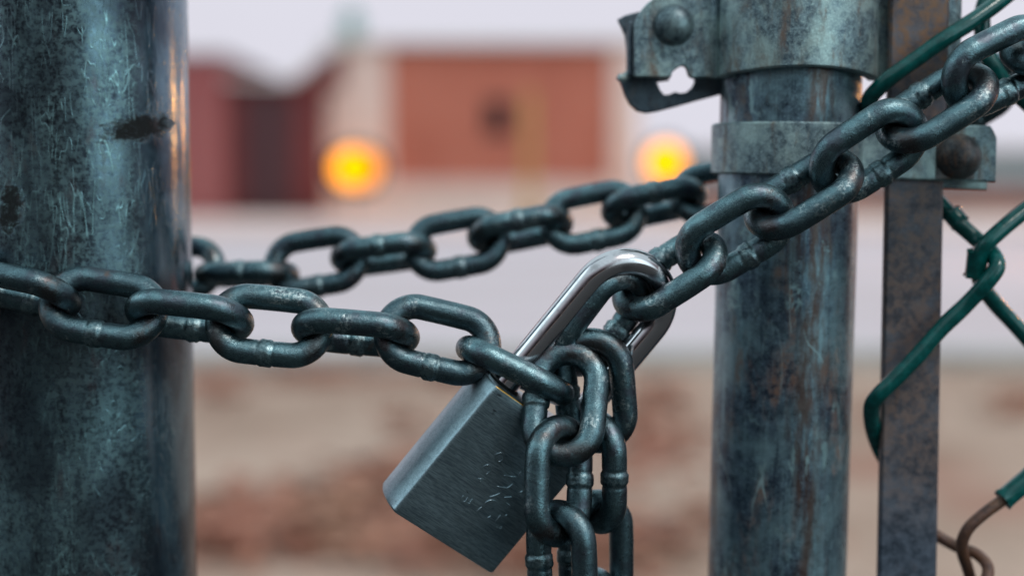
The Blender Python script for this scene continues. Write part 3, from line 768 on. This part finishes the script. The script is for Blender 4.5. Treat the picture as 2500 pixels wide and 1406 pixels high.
# ================================================================== PADLOCK
LC = Vector((-0.009316, 0.512, CAMZ-0.103302))
LM = Matrix(((0.7296, -0.2693, 0.6287), (0.3715, 0.9278, -0.0338), (-0.5742, 0.2582, 0.7769))).to_4x4()
lock = bpy.data.objects.new('padlock', None); COL.objects.link(lock)
lock.matrix_world = Matrix.Translation(LC) @ LM
tag(lock, 'brushed steel padlock with a long polished shackle, hanging tilted from the chain', 'padlock')
def lput(name, bm, m, par=None, smooth=True, sharp=30):
    o = bm_obj(name, bm, m, None, smooth, sharp); o.parent = par or lock; return o
def lock_body():
    H = 0.029
    # plan profile (x, y), rounded octagon
    prof = round_poly([(-0.0236,-0.0110),(0.0236,-0.0110),(0.0252,-0.0042),(0.0252,0.0042),(0.0236,0.0110),(-0.0236,0.0110),(-0.0256,0.0035),(-0.0256,-0.0048)],
                      [0.0013,0.0011,0.003,0.003,0.0012,0.0012,0.003,0.003], 5)
    n = len(prof); bm = bmesh.new(); rows = []
    lev = [(-H, 0.0008), (-H+0.0003, 0.0003), (-H+0.0009, 0)] + [(-H+0.0009+(2*H-0.0018)*k/12, 0) for k in range(1, 12)] + [(H-0.0007, 0), (H-0.0002, 0.0002), (H, 0.0006)]
    for z, ins in lev:
        rows.append([bm.verts.new((x*(1-ins/0.025), y*(1-ins/0.011), z + (0.0 if abs(z) < H-0.001 else 0))) for x, y in prof])
    for A, B in zip(rows, rows[1:]):
        for k in range(n): bm.faces.new((A[k], A[(k+1) % n], B[(k+1) % n], B[k]))
    bm.faces.new(rows[0][::-1]); bm.faces.new(rows[-1])
    M = Mat('brushed_lock_steel')
    br = M.noise(M.coord('Object', scale=(0.07, 1, 1)), 3400, 5, 0.75); b2 = M.noise(M.coord('Object', scale=(0.10, 1, 1), loc=(1,1,1)), 700, 4, 0.6)
    big = M.noise(M.coord('Object'), 60, 4, 0.6)
    nick = M.ramp(M.noise(M.coord('Object', scale=(0.3, 1, 1), loc=(2,0,0)), 420, 3, 0.6), 0.68, 0.74)
    col = M.mix(M.ramp(br, 0.35, 0.65), (0.21, 0.26, 0.30), (0.50, 0.59, 0.64))
    col = M.mix(M.ramp(b2, 0.42, 0.7, 0, 0.35), col, (0.15, 0.18, 0.21))
    col = M.mix(M.mul(nick, 0.7), col, (0.03, 0.02, 0.03))
    # warm lamp reflection painted along the upper front edge
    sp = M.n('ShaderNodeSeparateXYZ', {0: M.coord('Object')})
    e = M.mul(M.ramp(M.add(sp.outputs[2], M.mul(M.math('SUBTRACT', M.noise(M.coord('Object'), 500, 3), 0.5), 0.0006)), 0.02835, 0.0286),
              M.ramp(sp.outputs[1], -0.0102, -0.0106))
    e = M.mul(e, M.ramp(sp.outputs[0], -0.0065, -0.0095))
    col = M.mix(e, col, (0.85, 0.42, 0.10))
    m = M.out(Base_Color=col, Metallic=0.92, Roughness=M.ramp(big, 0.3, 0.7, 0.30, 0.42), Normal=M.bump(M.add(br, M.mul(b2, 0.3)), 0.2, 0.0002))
    M.b.inputs['Anisotropic'].default_value = 0.5
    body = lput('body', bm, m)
    # collars round the shackle holes
    bm = bmesh.new()
    for sx_ in (-0.01625, 0.01625):
        path = [Vector((sx_+0.0056*math.cos(a), 0.0056*math.sin(a), H+0.0001)) for a in [2*math.pi*k/40 for k in range(40)]]
        tube(bm, path, 0.0008, 8, closed=True)
    lput('hole_rim', bm, lamp_metal, body)
    # stamped letters and emblem strokes on the front
    def letters(txt, x, z, size, ang, nm='stamp'):
        cu = bpy.data.curves.new('stamp', 'FONT'); cu.body = txt; cu.size = size; cu.extrude = 0.00012; cu.bevel_depth = 0.00006
        cu.align_x = 'CENTER'; cu.align_y = 'CENTER'
        o = bpy.data.objects.new('stamp', cu); COL.objects.link(o)
        dg = bpy.context.evaluated_depsgraph_get(); me = bpy.data.meshes.new_from_object(o.evaluated_get(dg))
        bpy.data.objects.remove(o); bpy.data.curves.remove(cu)
        me.transform(Matrix.Translation((x, -0.01103, z)) @ Matrix.Rotation(ang, 4, 'Y') @ Matrix.Rotation(math.pi/2, 4, 'X'))
        return me
    return body, m, letters
body, lockm, letters = lock_body()
SM = Mat('stamped_edge'); SM.out(Base_Color=(0.36, 0.43, 0.47, 1), Metallic=0.95, Roughness=0.3)
def stamps():
    bm = bmesh.new()
    def unproj(px, py):
        """pixel -> lock front-face coordinates"""
        o = Vector((0, 0, CAMZ)); d = (W(px, py, 0.5)-o)
        inv = (Matrix.Translation(LC) @ LM).inverted(); oo = inv @ o; dd = (inv.to_3x3() @ d)
        t = (-0.0110-oo.y)/dd.y; return oo+dd*t
    import_meshes = []
    for ch, px, py, sz, an in (('E',1140,1222,0.0062,-100),('D',1190,1146,0.0055,-75),('D',1221,1117,0.0055,-62),('L',1262,1095,0.0055,-45),('A',1175,1172,0.0035,-90)):
        p = unproj(px, py); import_meshes.append(letters(ch, p.x, p.z, sz, R(an)))
    for me in import_meshes: bm.from_mesh(me)
    strokes = [[(1194,1212),(1208,1209),(1222,1202)],[(1230,1214),(1250,1212)],[(1267,1203),(1276,1197)],[(1212,1186),(1238,1190),(1252,1180)],
               [(1178,1240),(1186,1226),(1200,1220),(1214,1224)],[(1208,1275),(1222,1256)],[(1188,1266),(1198,1258)],[(1236,1226),(1244,1234),(1240,1240)],[(1232,1260),(1238,1255)],
               [(1212,1284),(1222,1290),(1224,1284)],[(1162,1250),(1176,1236)],[(1264,1165),(1272,1150)],[(1230,1160),(1262,1164)]]
    for s in strokes:
        P = [unproj(*q) for q in s]; P = [Vector((q.x, -0.01105, q.z)) for q in P]
        if len(P) == 2: P = [P[0], (P[0]+P[1])/2, P[1]]
        tube(bm, catmull(P, 5), lambda i, n: 0.00026*(0.35+math.sin(math.pi*(i+0.5)/n)), 8)
    o = bm_obj('stamped_marks', bm, SM.m, None); o.parent = body
stamps()
def shackle():
    r = 0.01605; rb = 0.0050; H = 0.029; top = H+0.0695-rb-r
    path = [Vector((-r, 0, 0.020+(top-0.020)*k/16)) for k in range(16)]
    path += [Vector((-r*math.cos(a), 0, top+r*math.sin(a))) for a in [math.pi*k/40 for k in range(41)]]
    path += [Vector((r, 0, top-(top-0.020)*k/16)) for k in range(1, 17)]
    bm = bmesh.new(); tube(bm, path, rb, 40)
    M = Mat('polished_shackle'); v = M.coord('Object', scale=(1, 1, 0.12)); n = M.noise(v, 500, 4, 0.6)
    n2 = M.noise(M.coord('Object'), 130, 4, 0.6)
    col = M.mix(M.ramp(n2, 0.5, 0.75), (0.66, 0.555, 0.57), (0.42, 0.35, 0.36))
    m = M.out(Base_Color=col, Metallic=1.0, Roughness=M.ramp(n2, 0.35, 0.7, 0.05, 0.24), Normal=M.bump(n, 0.12, 0.0001))
    lput('shackle', bm, m)
shackle()

# ================================================================== CHAIN
LW, LD, LL = 0.0290, 0.0091, 0.0462       # outside width, wire, outside length
def link_mesh(seed, weld=True):
    rc = (LW-LD)/2; s = (LL-LD)/2 - rc
    path = []; tags = []
    def add(x, y, wf): path.append(Vector((x, y, 0))); tags.append(wf)
    ns, na = 26, 26
    for k in range(ns): add(-s+2*s*k/ns, -rc, k/ns)                       # weld side y < 0
    for k in range(na):
        a = -math.pi/2+math.pi*k/na; add(s+rc*math.cos(a), rc*math.sin(a), None)
    for k in range(ns): add(s-2*s*k/ns, rc, None)
    for k in range(na):
        a = math.pi/2+math.pi*k/na; add(-s+rc*math.cos(a), rc*math.sin(a), None)
    # ease the bends so the sides are a little bowed, as on a worked link
    for p in path: p.y *= 1+0.045*(1-(p.x/(s+rc))**2)
    path = [Vector(p) for p in path]
    def rad(i, n):
        f = tags[i]; r = LD/2
        if f is not None and weld:
            d = (f-0.5)*2*s
            r *= 1 + 0.10/(1+math.exp((abs(d)-0.0021)/0.00018)) - 0.05*math.exp(-((abs(d)-0.0027)/0.0005)**2)
        return r
    def ring(i, k):
        p = path[i]; q = Vector((p.x*160+seed, p.y*160+k*0.25, seed*3))
        f = 1+0.012*mnoise.noise(q)
        if tags[i] is not None and weld:
            d = abs((tags[i]-0.5)*2*s)
            if d < 0.0035: f += 0.07*mnoise.noise(Vector((p.x*900, math.cos(k*0.26)*2.5+seed, math.sin(k*0.26)*2.5)))
        return f
    bm = bmesh.new(); tube(bm, path, rad, 24, closed=True, ring=ring)
    bmesh.ops.recalc_face_normals(bm, faces=bm.faces)
    me = bpy.data.meshes.new('link'); bm.to_mesh(me); bm.free()
    for p in me.polygons: p.use_smooth = True
    return me
chain_m = make_chain_mat()
LINKS = [link_mesh(s*7.3+1) for s in range(4)]
for me in LINKS: me.materials.append(chain_m)
c0 = W(868, 812, 0.506)
chain = thing('steel_chain', c0, 'blackened steel chain looped round the post and gate, its ends hanging by the padlock', 'chain')
cnt = [0]
def add_link(c, a, phi, weld, scale=1.0):
    a = a.normalized(); yv = Vector((0, 1, 0))
    u = a.cross(yv).normalized(); v = u.cross(a).normalized()
    if v.y < 0: v = -v
    ph = R(phi); wv_ = u*math.cos(ph) + v*math.sin(ph)
    if weld < 0: pass
    else: wv_ = -wv_                       # the weld sits on local -y
    nz_ = a.cross(wv_).normalized()
    m = Matrix((a, wv_, nz_)).transposed().to_4x4()
    o = bpy.data.objects.new('link', LINKS[cnt[0] % 4]); cnt[0] += 1
    COL.objects.link(o); o.parent = chain; o.matrix_parent_inverse = Matrix.Translation(chain.location).inverted()
    o.matrix_basis = Matrix.Translation(c) @ m @ Matrix.Diagonal((scale, 1, 1, 1))
    return o
def run(cs, phis, welds, ends=(None, None), scale=1.0):
    """cs: centres; axis from neighbours"""
    n = len(cs)
    for i in range(n):
        a = cs[i-1] if i > 0 else ends[0]; b = cs[i+1] if i < n-1 else ends[1]
        if a is None: a = cs[i]
        if b is None: b = cs[i]
        add_link(cs[i], b-a, phis[i], welds[i], scale)

# front run, left to right.  phi>0: upper bar farther.  weld=-1 lower bar (u side is up, weld on -u)
front = [(-146, 672, 0.522), (50, 706, 0.507), (254, 751, 0.505), (463, 773, 0.505), (659, 795, 0.505), (868, 812, 0.505), (1068, 829, 0.505), (1257, 905, 0.5045)]
fc = [W(*p) for p in front]
run(fc[1:], [-62, 32, -60, 25, -64, 22, -80], [-1]*7, ends=(fc[0], W(1440, 1010, 0.503)))
# behind the left post and off to the right behind the gate post
rear = [(425, 652, 0.6155), (602, 670, 0.611), (772, 641, 0.608), (936, 621, 0.606), (1115, 596, 0.604), (1270, 562, 0.603), (1448, 531, 0.602), (1597, 497, 0.602),
        (1765, 468, 0.603), (1925, 440, 0.604), (2085, 395, 0.604), (2220, 320, 0.600), (2355, 240, 0.592), (2490, 160, 0.580), (2625, 90, 0.56), (2740, 20, 0.54)]
rc_ = [W(*p) for p in rear]
rc_ = [W(270, 640, 0.622)] + rc_
run(rc_[1:], [25, -80, 18, -66, 20, -64, 22, -62, 30, -60, 30, -60, 30, -60, 30, -60], [-1, 1, -1, 1, -1, 1, -1, 1, -1, 1, -1, 1, -1, 1, -1, 1], ends=(rc_[0], None))
# round the left post, out of the frame
def wrap():
    A = fc[0]; n = 6
    r0 = PR+0.0125
    a0 = math.atan2(fc[1].x-PX, PY-fc[1].y); a1 = math.atan2(rc_[1].x-PX, PY-rc_[1].y)
    if a1 > 0: a1 -= 2*math.pi
    a0_ = min(a0, R(5))
    pts = []
    steps = 5
    s0 = R(-46); s1 = R(-188)
    for k in range(steps+1):
        a = s0+(s1-s0)*k/steps; z = fc[1].z+(rc_[1].z-fc[1].z)*(k+0.5)/(steps+1)
        pts.append(Vector((PX+r0*math.sin(a), PY-r0*math.cos(a), z)))
    allp = [fc[1]]+pts+[rc_[1]]
    for i in range(1, len(allp)-1):
        a = allp[i+1]-allp[i-1]; c = allp[i]
        a.normalize(); rad = Vector((c.x-PX, c.y-PY, 0)).normalized(); up = Vector((0, 0, 1)); up = (up-a*up.dot(a)).normalized()
        ph = R(35 if i % 2 else -55); wv_ = up*math.cos(ph)+a.cross(up).normalized()*math.sin(ph)
        m = Matrix((a, wv_, a.cross(wv_))).transposed().to_4x4()
        o = bpy.data.objects.new('link', LINKS[i % 4]); COL.objects.link(o); o.parent = chain
        o.matrix_parent_inverse = Matrix.Translation(chain.location).inverted(); o.matrix_basis = Matrix.Translation(c) @ m
wrap()
# right run from the shackle up to the corner (S1, R1, R2 ...)
right = [(1466, 785, 0.5115), (1634, 672, 0.511), (1795, 573, 0.509), (1961, 474, 0.507), (2121, 370, 0.506), (2286, 263, 0.505), (2441, 163, 0.506), (2590, 112, 0.513), (2745, 55, 0.524)]
rt = [W(*p) for p in right]
run(rt, [-42, 58, -22, 56, -24, 56, -22, 56, -22], [-1, 1, -1, 1, -1, 1, -1, 1, -1], ends=(W(1394, 992, 0.513), W(2910, 0, 0.535)), scale=1.0)
# hanging ends
colA = [(1380, 984, 0.4975), (1364, 1173, 0.4915), (1371, 1378, 0.4905), (1375, 1565, 0.491), (1378, 1755, 0.491)]
ca = [W(*p) for p in colA]
run(ca, [-8, 42, -42, 45, -40], [-1, 1, -1, 1, -1], ends=(W(1400, 820, 0.512), W(1380, 1930, 0.494)))
colB = [(1452, 954, 0.5075), (1457, 1150, 0.5100), (1455, 1345, 0.5120), (1462, 1535, 0.513), (1462, 1725, 0.513)]
cb = [W(*p) for p in colB]
run(cb, [-12, -56, 22, -66, 20], [-1, 1, -1, 1, -1], ends=(W(1425, 790, 0.505), W(1462, 1900, 0.513)))
